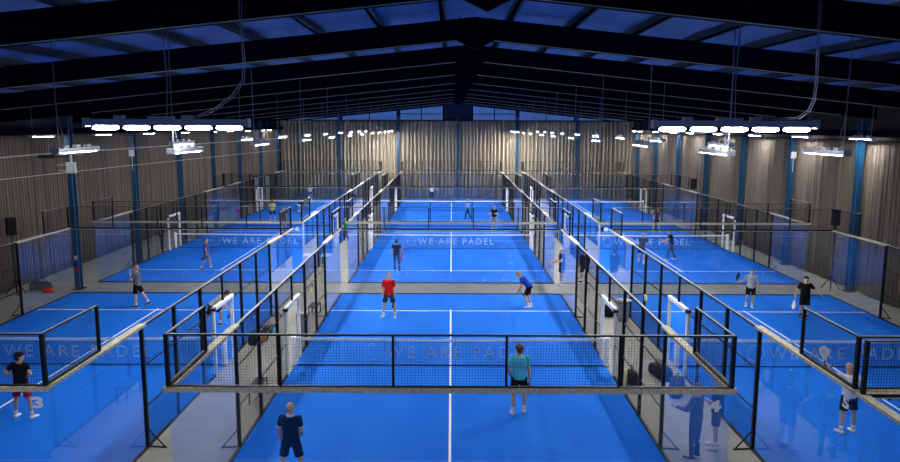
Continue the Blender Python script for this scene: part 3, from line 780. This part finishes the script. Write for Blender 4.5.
RM = {}
def racket(pos, d, cname, label, nrm=V(1,0,0), group='padel rackets'):
    """padel racket, local +z from grip to head"""
    z = d.normalized(); xx = (nrm - z*nrm.dot(z)); xx = xx.normalized() if xx.length > .1 else z.orthogonal().normalized(); yy = z.cross(xx)
    o = thing('padel_racket', label, 'racket', pos, 0, group)
    o.rotation_euler = Matrix((yy, xx, z)).transposed().to_euler()    # local y (thin) along xx
    if cname not in RM:
        m = CLO[cname]
        def head(b):
            n = 26; o_, i_ = [], []
            for sy in (-.018, .018):
                o_.append([b.verts.new((.128*math.cos(2*PI*k/n), sy, .30+.14*math.sin(2*PI*k/n)*(1.0 if math.sin(2*PI*k/n) > 0 else 1.1))) for k in range(n)])
            b.faces.new(o_[0]); b.faces.new(o_[1][::-1])
            for k in range(n): b.faces.new((o_[0][k], o_[1][k], o_[1][(k+1)%n], o_[0][(k+1)%n]))
            for s in (-1, 1): bar(b, (s*.012, 0, .06), (s*.05, 0, .17), .022, .03)
        def holes(b):
            for i in range(-2, 3):
                for j in range(-2, 3):
                    if i*i+j*j < 7: tube(b, [(i*.036, -.0195, .31+j*.036), (i*.036, .0195, .31+j*.036)], .006, 8)
        RM[cname] = (mesh_of('racket_head', head, m), mesh_of('racket_hole', holes, M_BLK), mesh_of('racket_grip', lambda b: lathe(b, [(.016, -.10), (.019, -.09), (.016, -.07), (.016, .07), (.012, .09)], seg=10), M_BLK, True))
    a, b_, c = RM[cname]
    link('racket_head', a, o); link('hole_pattern', b_, o); tag(link('grip', c, o), 'black grip')
    return o

hips = dict(arms={'L': (V(-.75,-.35,-.75), V(.8,.35,-.45)), 'R': (V(.75,-.35,-.75), V(-.8,.35,-.45))})
stride = {'L': (V(-.04,.38,-1), V(0,.1,-1)), 'R': (V(.04,-.30,-1), V(0,-.45,-1), V(.1,1,-.25))}
stride2 = {'R': (V(.04,.38,-1), V(0,.1,-1)), 'L': (V(-.04,-.30,-1), V(0,-.45,-1), V(-.1,1,-.25))}
wide = {'L': (V(-.22,.05,-1), V(-.12,-.02,-1)), 'R': (V(.22,.05,-1), V(.12,-.02,-1))}
person(-11.24, 18.09, -8, 'man in black t-shirt, red shorts and black cap with hands on hips, seen from behind', 1.80, top='black', bottom='darkred', cap='black', headturn=35, legs=wide, **hips)
person(-3.42, 14.72, -5, 'bald man in navy shirt with white cuffs and navy shorts, standing at the bottom edge', 1.80, top='navy', bottom='navy', haircut='bald', collar='white', headturn=12, sleeve=.65,
       arms={'L': (V(-.25,-.05,-1), V(.05,.35,-1)), 'R': (V(.22,.05,-1), V(-.3,.7,-.6))}, legs=wide)
person(1.84, 18.5, 2, 'man with bushy brown hair in turquoise t-shirt and black shorts, back to the viewer', 1.92, top='turq', bottom='black', hair='brown', haircut='full', sleeve=.72,
       arms={'L': (V(-.38,-.15,-1), V(.35,.35,-.9)), 'R': (V(.18,.0,-1), V(.1,.2,-1))}, legs={'L': (V(-.10,-.08,-1), V(-.02,-.05,-1)), 'R': (V(.10,.16,-1), V(.0,-.02,-1))}, hold=('R', V(-.1,.35,-1), 'red', 'red padel racket held by the man in the turquoise t-shirt'))
person(-2.49, 28.33, 172, 'man in bright red t-shirt and dark shorts standing and facing the viewer', 1.82, top='red', bottom='charcoal', hair='blond', headturn=-25, sleeve=.75,
       arms={'R': (V(.25,.05,-1), V(-.1,.35,-1)), 'L': (V(-.12,0,-1), V(-.05,.2,-1))}, legs=wide, hold=('L', V(-.25,.1,-1), 'black', 'black padel racket held by the man in red'))
person(3.36, 29.86, 78, 'man in royal blue t-shirt and black shorts bending forward to serve', 1.76, top='blue', bottom='black', hair='blond', lean=42, headpitch=-18,
       arms={'L': (V(-.1,.0,-1), V(.15,.4,-1)), 'R': (V(.1,-.05,-1), V(-.1,.3,-1))}, legs={'L': (V(-.08,.35,-1), V(0,-.4,-1)), 'R': (V(.08,.1,-1), V(0,-.35,-1))}, sleeve=.7, hold=('R', V(-.1,.8,-.7), 'navy', 'blue padel racket held low by the bending man', V(.35, .2, 1)))
person(-2.87, 37.62, -5, 'person in navy t-shirt and grey trousers walking away on the middle court', 1.70, top='navy', bottom='denim', long_=True, shoe='charcoal', legs={'L': (V(-.06,.25,-1), V(-.05,.05,-1)), 'R': (V(.12,-.12,-1), V(.05,-.15,-1))},
       arms={'R': (V(.2,.1,-1), V(.15,.3,-1)), 'L': (V(-.2,0,-1), V(.1,.2,-1))}, hold=('R', V(.35,.2,-1), 'red', 'red padel racket held by the person in grey trousers'), headturn=10)
person(-2.02, 74.0, 175, 'person in white t-shirt and navy trousers at the far end of the back middle court', 1.68, top='white', bottom='navy', long_=True, detail=0, hair='brown', arms={'L': (V(-.5,.3,-.6), V(-.7,.4,.1)), 'R': (V(.4,.1,-.8), V(-.5,.5,-.1))})
person(1.38, 59.21, 100, 'man with white hair in light blue shirt and navy trousers walking left', 1.68, top='ltblue', bottom='navy', long_=True, detail=0, hair='grey', legs=stride, shoe='black')
person(3.2, 53.44, 160, 'man in black t-shirt and khaki trousers near the mesh wall of the middle court', 1.74, top='black', bottom='khaki', long_=True, detail=0, haircut='bald', arms={'R': (V(.3,.4,-.8), V(.4,.8,-.2)), 'L': (V(-.2,.1,-1), V(.3,.8,.2))})
person(-13.06, 37.71, -85, 'person in purple t-shirt and grey shorts striding to the right', 1.70, top='purple', bottom='shortgrey', hair='brown', legs=stride, shoe='charcoal', arms={'R': (V(.15,.15,-1), V(.05,.35,-1)), 'L': (V(-.15,-.1,-1), V(0,.2,-1))}, hold=('R', V(0,1,-.45), 'black', 'black padel racket held by the striding person in purple', V(.25, 0, 1)))
person(-13.08, 29.8, 88, 'man in grey t-shirt and black shorts with a hand at his face, mid stride', 1.80, top='grey', bottom='black', hair='blond', shoe='charcoal', legs={'L': (V(-.04,.12,-1), V(0,-.05,-1)), 'R': (V(.04,-.42,-1), V(0,-.65,-1), V(.1,1,-.3))},
       arms={'L': (V(-.25,.40,-.8), V(.30,.15,1)), 'R': (V(.15,.1,-1), V(0,.45,-1))}, hold=('R', V(0,.9,-.35), 'black', 'black and red padel racket held low by the man in grey', V(.5, 0, 1)), sleeve=.7)
person(-9.15, 26.65, -78, 'man in cream t-shirt and navy shorts lunging with his racket near the white gate', 1.76, top='cream', bottom='navy', hair='dark', haircut='full', lean=52, headpitch=-25, legs={'L': (V(-.15,.75,-.8), V(0,-.1,-1)), 'R': (V(.25,-.55,-1), V(.05,-.7,-1), V(.1,1,-.3))},
       arms={'R': (V(.3,.45,-1), V(.1,.7,-.9)), 'L': (V(-.4,-.3,-.5), V(0,.3,-1))}, shoe='charcoal', hold=('R', V(.1,.75,-.7), 'grey', 'grey padel racket held low by the lunging man', V(.7, 0, 1)), sleeve=.65)
person(-14.21, 56.95, 10, 'person in yellow t-shirt and navy shorts on the back left court', 1.76, top='yellow', bottom='navy', hair='brown', detail=0, legs={'L': (V(-.2,.3,-1), V(0,-.3,-1)), 'R': (V(.2,0,-1), V(.1,-.1,-1))}, arms={'L': (V(-.4,.3,-.9), V(-.3,.5,-.5)), 'R': (V(.2,.2,-1), V(0,.7,-.4))})
person(-12.32, 52.56, 5, 'bald man in charcoal t-shirt and grey shorts behind the mesh corner of the middle row', 1.68, top='charcoal', bottom='grey', haircut='bald', detail=0)
person(-13.6, 64.0, -80, 'person in dark t-shirt and white shorts crouching low on the back left court', 1.7, top='navy', bottom='white', hair='dark', detail=0, lean=70, legs={'L': (V(-.2,.9,-.5), V(0,-.6,-.9)), 'R': (V(.2,.6,-.6), V(0,-.9,-.7))}, arms={'L': (V(-.2,.6,-.8), V(0,.9,-.3)), 'R': (V(.2,.6,-.8), V(0,.9,-.3))})
person(-14.55, 74.0, 180, 'person in white top and blue shorts by the end glass of the back left court', 1.66, top='white', bottom='blue', hair='brown', detail=0, arms={'L': (V(-.3,.3,-.6), V(.6,.5,.3)), 'R': (V(.3,.3,-.6), V(-.6,.5,.3))})
person(-9.68, 71.3, 185, 'person in pale top and dark shorts at the right side of the back left court', 1.74, top='ltgrey', bottom='charcoal', hair='brown', detail=0)
person(-6.95, 47.15, 170, 'person in green t-shirt and dark trousers standing in the left aisle', 1.66, z=-.012, top='green', bottom='charcoal', long_=True, hair='dark', detail=0)
person(6.55, 34.6, 8, 'person in black top and black shorts walking away along the right aisle', 1.72, z=-.012, top='black', bottom='black', hair='dark', sleeve=1.2, shoe='black', legs=stride)
person(5.40, 34.5, 100, 'person in white cap and navy t-shirt standing behind glass in the right aisle', 1.82, z=-.012, top='navy', bottom='black', cap='white', hair='dark', arms={'L': (V(-.2,.4,-.9), V(.1,1,-.2)), 'R': (V(.2,.3,-1), V(0,.9,-.3))})
person(10.74, 40.12, -35, 'grey-haired person in dark t-shirt and navy shorts leaning forward on the right court', 1.72, top='charcoal', bottom='navy', hair='grey', lean=22, side=0, legs={'L': (V(-.18,.35,-1), V(0,-.3,-1)), 'R': (V(.2,-.1,-1), V(.1,-.3,-1))}, arms={'L': (V(-.3,.3,-1), V(.1,.6,-.8)), 'R': (V(.3,.5,-.8), V(.1,1,-.4))})
person(12.72, 41.07, 70, 'person in navy t-shirt and dark trousers walking left on the right court', 1.82, top='navy', bottom='denim', long_=True, hair='brown', lean=8, legs={'L': (V(-.2,.32,-1), V(-.1,.1,-1)), 'R': (V(.12,-.22,-1), V(.05,-.35,-1))}, arms={'L': (V(-.1,.35,-.9), V(0,.9,-.35)), 'R': (V(.15,.3,-1), V(-.1,.9,-.3))})
person(14.96, 52.17, 180, 'person in black and purple t-shirt and black shorts facing the viewer', 1.76, top='purple', bottom='black', hair='dark', detail=0, legs=wide)
person(10.1, 48.4, 160, 'person in teal t-shirt behind the fence of the middle row right court', 1.72, top='teal', bottom='navy', hair='brown', detail=0, legs=wide, arms={'L': (V(-.3,.3,-.9), V(.2,.8,-.3)), 'R': (V(.3,.3,-.9), V(-.2,.8,-.3))})
person(12.79, 30.17, 160, 'player in light grey t-shirt and black shorts with racket raised on the left', 1.66, top='ltgrey', bottom='black', hair='brown', legs={'L': (V(-.08,.10,-1), V(.1,-.15,-1)), 'R': (V(.08,.2,-1), V(.05,-.35,-1))},
       arms={'R': (V(.55,.15,-.8), V(.8,.3,-.15)), 'L': (V(-.45,.1,-1), V(.2,.4,-1))}, hold=('R', V(.25,.1,1), 'navy', 'dark blue padel racket raised by the player in light grey'), sleeve=.75)
person(14.2, 28.3, 165, 'heavy man in black t-shirt and black shorts with arms held out', 1.74, top='black', bottom='black', hair='dark', haircut='bald', cap='black', belly=.035, headpitch=12, headturn=0, sleeve=.7, shoe='black', sock='black', legs={'R': (V(.02,.0,-1), V(0,-.35,-1)), 'L': (V(-.04,.12,-1), V(.06,-.1,-1))},
       arms={'R': (V(.45,-.1,-.9), V(.2,.1,-1)), 'L': (V(-.65,0,-.75), V(-.75,.3,-.6))}, hold=('R', V(-.3,.2,-1), 'white', 'white padel racket held by the heavy man in black'))
person(10.05, 17.35, 12, 'man in white t-shirt and navy shorts reaching up with his left arm', 1.82, top='white', bottom='navy', haircut='bald', side=-3, legs={'L': (V(-.1,.0,-1), V(-.05,-.05,-1)), 'R': (V(.14,-.05,-1), V(.05,.0,-1))}, sleeve=.7,
       arms={'L': (V(-1,.2,.35), V(-.65,.1,.85)), 'R': (V(.5,-.2,-.9), V(.65,.3,-.6))}, hold=('L', V(.15,.1,1), 'white', 'white padel racket raised overhead by the man in white'))
person(5.72, 15.95, 45, 'person in dark navy top and trousers standing behind the front glass', 1.80, z=-.012, top='navy', bottom='navy', long_=True, shoe='black', hair='brown', sleeve=1.2, arms={'L': (V(-.2,.4,-.9), V(-.1,1,.1)), 'R': (V(.2,.2,-1), V(-.2,.9,-.1))})
person(6.40, 16.5, 70, 'person in navy t-shirt and navy shorts with white shoes behind the front glass', 1.80, z=-.012, top='navy', bottom='navy', hair='dark', sleeve=.8, arms={'L': (V(-.2,.4,-.9), V(-.1,.9,.5)), 'R': (V(.2,-.1,-1), V(.1,.3,-1))})
person(-17.85, 43.85, -80, 'person in black clothes standing behind the left fence by the curtain', 1.74, z=-.012, top='black', bottom='black', long_=True, shoe='shoeY', hair='blond', detail=0)

# ------------------------------------------------------------------ balls
BM_ = mesh_of('ball', lambda b: ell(b, (0,0,0), (.034,.034,.034), 12), M_BALL, True)
SEAM = mesh_of('seam', lambda b: tube(b, [(.034*math.cos(a), .034*math.sin(a)*.8, .020*math.sin(2*a)) for a in [2*PI*i/20 for i in range(21)]], .002, 4), M_WHITE)
for (x, y, z, lb) in ((1.68, 35.2, .034, 'leftmost of three yellow tennis balls at the near edge of the middle row court'), (2.63, 35.3, .034, 'middle one of three yellow tennis balls at the near edge of the middle row court'), (4.35, 35.6, .034, 'rightmost of three yellow tennis balls at the near edge of the middle row court'),
    (2.45, 30.9, .1, 'yellow tennis ball bouncing in front of the man in royal blue'), (12.2, 31.6, .4, 'yellow tennis ball in the air left of the player in light grey'), (10.8, 22.0, .034, 'yellow tennis ball lying below the net of the front right court'),
    (-7.9, 28.2, .034, 'yellow tennis ball lying near the racket of the lunging man'), (15.9, 36.1, .3, 'yellow tennis ball at the near right edge of the middle row right court'), (4.75, 59.5, 1.5, 'yellow tennis ball in the air right of the man with white hair'), (11.7, 53, 1, 'yellow tennis ball in the air left of the person in purple and black')):
    o = link('tennis_ball', BM_, None, (x, y, z)); tag(o, lb, 'ball', 'tennis balls'); link('seam', SEAM, o)

# ------------------------------------------------------------------ props
def bench(x, y, rz, label, L=1.0, w=.35, h=.45, m=M_BLK, name='bench', cat='bench'):
    t = thing(name, label, cat, (x, y, -.012), rz)
    obj('seat' if name == 'bench' else 'table_top', lambda b: [box(b, -L/2, L/2, -w/2+k*w/3+.01, -w/2+(k+1)*w/3-.01, h-.03, h) for k in range(3)] if name == 'bench' else box(b, -L/2, L/2, -w/2, w/2, h-.03, h), m, t)
    for sx in (-1, 1):
        for sy in (-1, 1): obj('leg', lambda b, sx=sx, sy=sy: bar(b, (sx*(L/2-.03), sy*(w/2-.03), 0), (sx*(L/2-.05), sy*(w/2-.03), h-.03), .03), m, t)
    obj('stretcher', lambda b: (bar(b, (-L/2+.04, 0, .12), (L/2-.04, 0, .12), .02)), m, t)
    return t
bench(-5.42, 19.5, PI/2, 'black slatted bench in the left aisle beside the front middle court', .9, .35, .5)
bench(-5.55, 28.6, PI/2, 'small black bench in the left aisle by the service line of the front middle court', .9, .4, .45)
bench(-6.75, 38.4, PI/2, 'white table in the left aisle between the middle row courts', .9, .5, .74, M_BOXW, 'side_table', 'table')
bench(6.95, 48.0, PI/2, 'white table in the right aisle between the middle row courts', .9, .5, .74, M_BOXW, 'side_table', 'table')

def bin_(x, y, label, m):
    t = thing('litter_bin', label, 'bin', (x, y, -.012))
    obj('barrel', lambda b: lathe(b, [(.19, 0), (.21, .03), (.22, .4), (.23, .74), (.235, .76), (.21, .76), (.2, .7), (.19, .72)], seg=24), m, t, True)
    obj('rim', lambda b: tube(b, [(.23*math.cos(a), .23*math.sin(a), .77) for a in [2*PI*i/24 for i in range(25)]], .014, 6, False), M_BLK, t, True)
bin_(-5.48, 25.9, 'silver litter bin topped with white cups in the left aisle', M_GREYM)
bin_(6.85, 27.9, 'silver metal bin under white towels in the right aisle', M_GREYM)
def cup(x, y, z, label, m, g, r=.045, h=.12):
    t = obj('cup', lambda b: lathe(b, [(r*.7, 0), (r, h), (r*.9, h), (r*.6, .01)], seg=12), m, None, True, (x, y, z)); tag(t, label, 'cup', g)
for i, (dx, dy) in enumerate(((-.1, .05), (.08, .1), (.02, -.1), (.15, -.04), (-.14, -.08))):
    cup(-5.48+dx, 25.9+dy, .70+.03*(i % 2), 'white paper cup heaped on the silver bin of the left aisle', M_BOXW, 'cups on the left bin', .06, .15)
def bottle(x, y, z, label, m, cap_m=M_BLK, g=None):
    t = thing('bottle', label, 'bottle', (x, y, z), 0, g)
    obj('flask', lambda b: lathe(b, [(.033, 0), (.036, .02), (.036, .16), (.015, .2), (.014, .22)], seg=12), m, t, True)
    obj('bottle_cap', lambda b: lathe(b, [(.017, .215), (.017, .24)], seg=10), cap_m, t, True)
bottle(6.70, 28.02, .62, 'bright yellow bottle standing on the bin of the right aisle', M_YEL)
def towel(x, y, z, label, m, sx=.3, sy=.2, seed=1, rz=0):
    rnd = random.Random(seed)
    def fn(b):
        for i in range(7): ell(b, (rnd.uniform(-sx, sx)*.7, rnd.uniform(-sy, sy)*.7, rnd.uniform(0, .05)), (sx*.45, sy*.5, .05), 10)
    o = remeshed('towel', fn, m, None, .018, 6); o.location = (x, y, z); o.rotation_euler = (0, 0, rz); tag(o, label, 'towel')
towel(6.90, 27.9, .80, 'crumpled white towel lying over the metal bin', M_BOXW, .32, .26, 3)
def bag(x, y, rz, label, m, accent, L=.7, w=.28, h=.35, seed=0):
    t = thing('sports_bag', label, 'bag', (x, y, -.012), rz, None)
    def body(b):
        rings = []
        for u, sw, sh_ in ((-.5, .62, .55), (-.47, .85, .78), (-.38, 1, .95), (-.1, 1, 1), (.2, .97, .93), (.4, .9, .8), (.48, .7, .62)):
            ring = []
            for q in range(20):
                c_, s_ = math.cos(2*PI*q/20), math.sin(2*PI*q/20)
                f = lambda v: math.copysign(abs(v)**.45, v)
                ring.append(b.verts.new((u*L, f(c_)*w/2*sw + .01*math.sin(5*u+q), h*.5*sh_*(1+f(s_)))))
            rings.append(ring)
        for p, q in zip(rings, rings[1:]):
            for i in range(20): b.faces.new((p[i], p[(i+1)%20], q[(i+1)%20], q[i]))
        b.faces.new(rings[0][::-1]); b.faces.new(rings[-1])
    o = obj('bag_body', body, m, t, True)
    obj('pocket', lambda b: box(b, -L*.2, L*.2, -w/2-.025, -w/2+.05, h*.2, h*.65), accent, t)
    obj('strap', lambda b: tube(b, [(-L*.3, 0, h*.95), (-L*.15, 0, h*1.25), (L*.15, 0, h*1.25), (L*.3, 0, h*.95)], .015, 6), M_BLK, t)
    obj('zip', lambda b: box(b, -L*.35, L*.35, -.008, .008, h*.97, h*1.0), M_GREYM, t)
bag(-6.85, 24.9, 1.3, 'black sports bag with orange pocket against the fence in the left aisle', CLO['black'], CLO['orange'], .9, .4, .45)
bag(-6.75, 26.0, 1.5, 'black sports bag with turquoise pocket behind the orange one in the left aisle', CLO['charcoal'], CLO['turq'], .7, .35, .35)
bag(6.62, 20.2, 1.2, 'large dark navy racket bag seen through the front glass of the right aisle', CLO['navy'], CLO['navy'], 1.2, .4, .42)
bag(6.5, 21.5, 1.8, 'dark blue racket bag behind the larger navy one in the right aisle', CLO['navy'], CLO['blue'], 1.0, .4, .4)
bag(5.5, 21.0, 1.5, 'black bag beside the leaning yellow racket in the right aisle', CLO['black'], CLO['charcoal'], .6, .3, .4)
bag(6.5, 28.75, 1.2, 'black bag left of the metal bin in the right aisle', CLO['black'], CLO['grey'], .7, .4, .5)
bag(-19.2, 33.0, .1, 'dark blue bag on the floor by the left curtain', CLO['navy'], CLO['navy'], .95, .4, .42)
bag(-18.55, 32.45, .1, 'small red bag in front of the dark blue one by the left curtain', CLO['red'], CLO['red'], .45, .25, .22)
bag(-18.6, 62.5, .8, 'red bag on the floor by the left fence of the back court', CLO['red'], CLO['black'], .5, .35, .5)
racket(V(7.15, 26.1, 1.5), V(0, -1, -.25), 'yellow', 'yellow padel racket hanging on the fence right of the aisle', V(1, 0, 0))
racket(V(-5.15, 26.2, 1.75), V(0, -.7, -.7), 'yellow', 'yellow padel racket hanging on the fence left of the front middle court', V(1, 0, 0))
racket(V(5.2, 20.4, .16), V(.12, .1, 1), 'shoeY', 'lime padel racket leaning on the fence behind the front mesh', V(1, -.4, 0))

def speaker(x, y, rz, label, z=3.0):
    t = thing('loudspeaker', label, 'speaker', (x, y, -.012), rz)
    obj('cabinet', lambda b: box(b, -.19, .19, -.2, .2, z, z+.78), M_BLK, t)
    obj('grille', lambda b: box(b, -.165, .165, -.215, -.2, z+.04, z+.74), M_STEEL, t)
    obj('pole', lambda b: bar(b, (0, 0, 0), (0, 0, z), .05, sides=10), M_BLK, t)
    obj('tripod', lambda b: [bar(b, (0, 0, .7), (.45*math.cos(a), .45*math.sin(a), 0), .03) for a in (.5, 2.6, 4.7)], M_BLK, t)
speaker(-19.75, 32.0, .7, 'black loudspeaker on a stand before the left curtain near the front', 2.75)
speaker(18.05, 33.6, -.5, 'black loudspeaker on a stand near the front right column', 3.1)
speaker(18.0, 53.6, -.5, 'black loudspeaker on a stand farther back by the right curtain', 3.05)
# electric cabinet, arm lamp and notices on the front left column
t = thing('electrical_box', 'white electrical box mounted on the front left blue column', 'box', (CXL+.05, FR[6]-.28, 5.45))
obj('cabinet', lambda b: box(b, -.05, .32, -.1, .1, 0, .5), M_BOXW, t); obj('cabinet_door', lambda b: box(b, -.03, .30, -.115, -.1, .03, .47), M_BOXW, t)
obj('bracket', lambda b: (box(b, -.5, .05, -.02, .04, .1, .14), box(b, -.5, .05, -.02, .04, .36, .40), box(b, .1, .16, -.03, .1, .5, .85), box(b, -.45, .7, -.04, .04, .85, .92)), M_PIPE, t)
for i, (zz, mm, lb) in enumerate(((2.0, M_BOXW, 'upper white notice'), (1.72, CLO['blue'], 'small blue notice'), (1.45, CLO['red'], 'small red notice'))):
    o = obj('notice', lambda b: box(b, -.07, .07, -.012, 0, 0, .2), mm, None, False, (CXL+.03, FR[6]-.18, zz-.6)); tag(o, lb+' fixed to the front left blue column', 'sign')
t = thing('floodlight', 'dark angled lamp mounted beside the front left column', 'lamp', (CXL-.75, FR[6]-.5, 6.2))
obj('lamp_head', lambda b: box(b, -.35, .25, -.15, .15, -.05, .1), M_BLK, t); obj('bracket', lambda b: bar(b, (.2, 0, 0), (.6, .4, 0), .05), M_BLK, t)

# ------------------------------------------------------------------ world, camera, colour
w = bpy.data.worlds.new('World'); scn.world = w; w.use_nodes = True
bg = w.node_tree.nodes['Background']; bg.inputs['Color'].default_value = (.05, .12, .4, 1); bg.inputs['Strength'].default_value = .3
cam = bpy.data.cameras.new('camera'); co = bpy.data.objects.new('camera', cam); COL.objects.link(co)
cam.sensor_width = 36; cam.lens = 721.19/900*36; cam.clip_end = 300; cam.clip_start = .05
tl, yw, rl = .1457, .0022, -.003
Rt = V(math.cos(yw), math.sin(yw), 0); fh = V(-math.sin(yw), math.cos(yw), 0)
F = fh*math.cos(tl) - V(0,0,1)*math.sin(tl); U = fh*math.sin(tl) + V(0,0,1)*math.cos(tl)
R2 = Rt*math.cos(rl) - U*math.sin(rl); U2 = Rt*math.sin(rl) + U*math.cos(rl)
Mx = Matrix((R2, U2, -F)).transposed().to_4x4(); Mx.translation = V(.0241, 0, 7.6795)
co.matrix_world = Mx
scn.camera = co
scn.view_settings.view_transform = 'Standard'; scn.view_settings.look = 'None'; scn.view_settings.gamma = 1; scn.view_settings.use_curve_mapping = False
scn.view_settings.exposure = 2.2
c = scn.cycles
c.use_denoising = True
c.max_bounces = 10; c.transparent_max_bounces = 40; c.diffuse_bounces = 4; c.glossy_bounces = 4
c.sample_clamp_indirect = 6
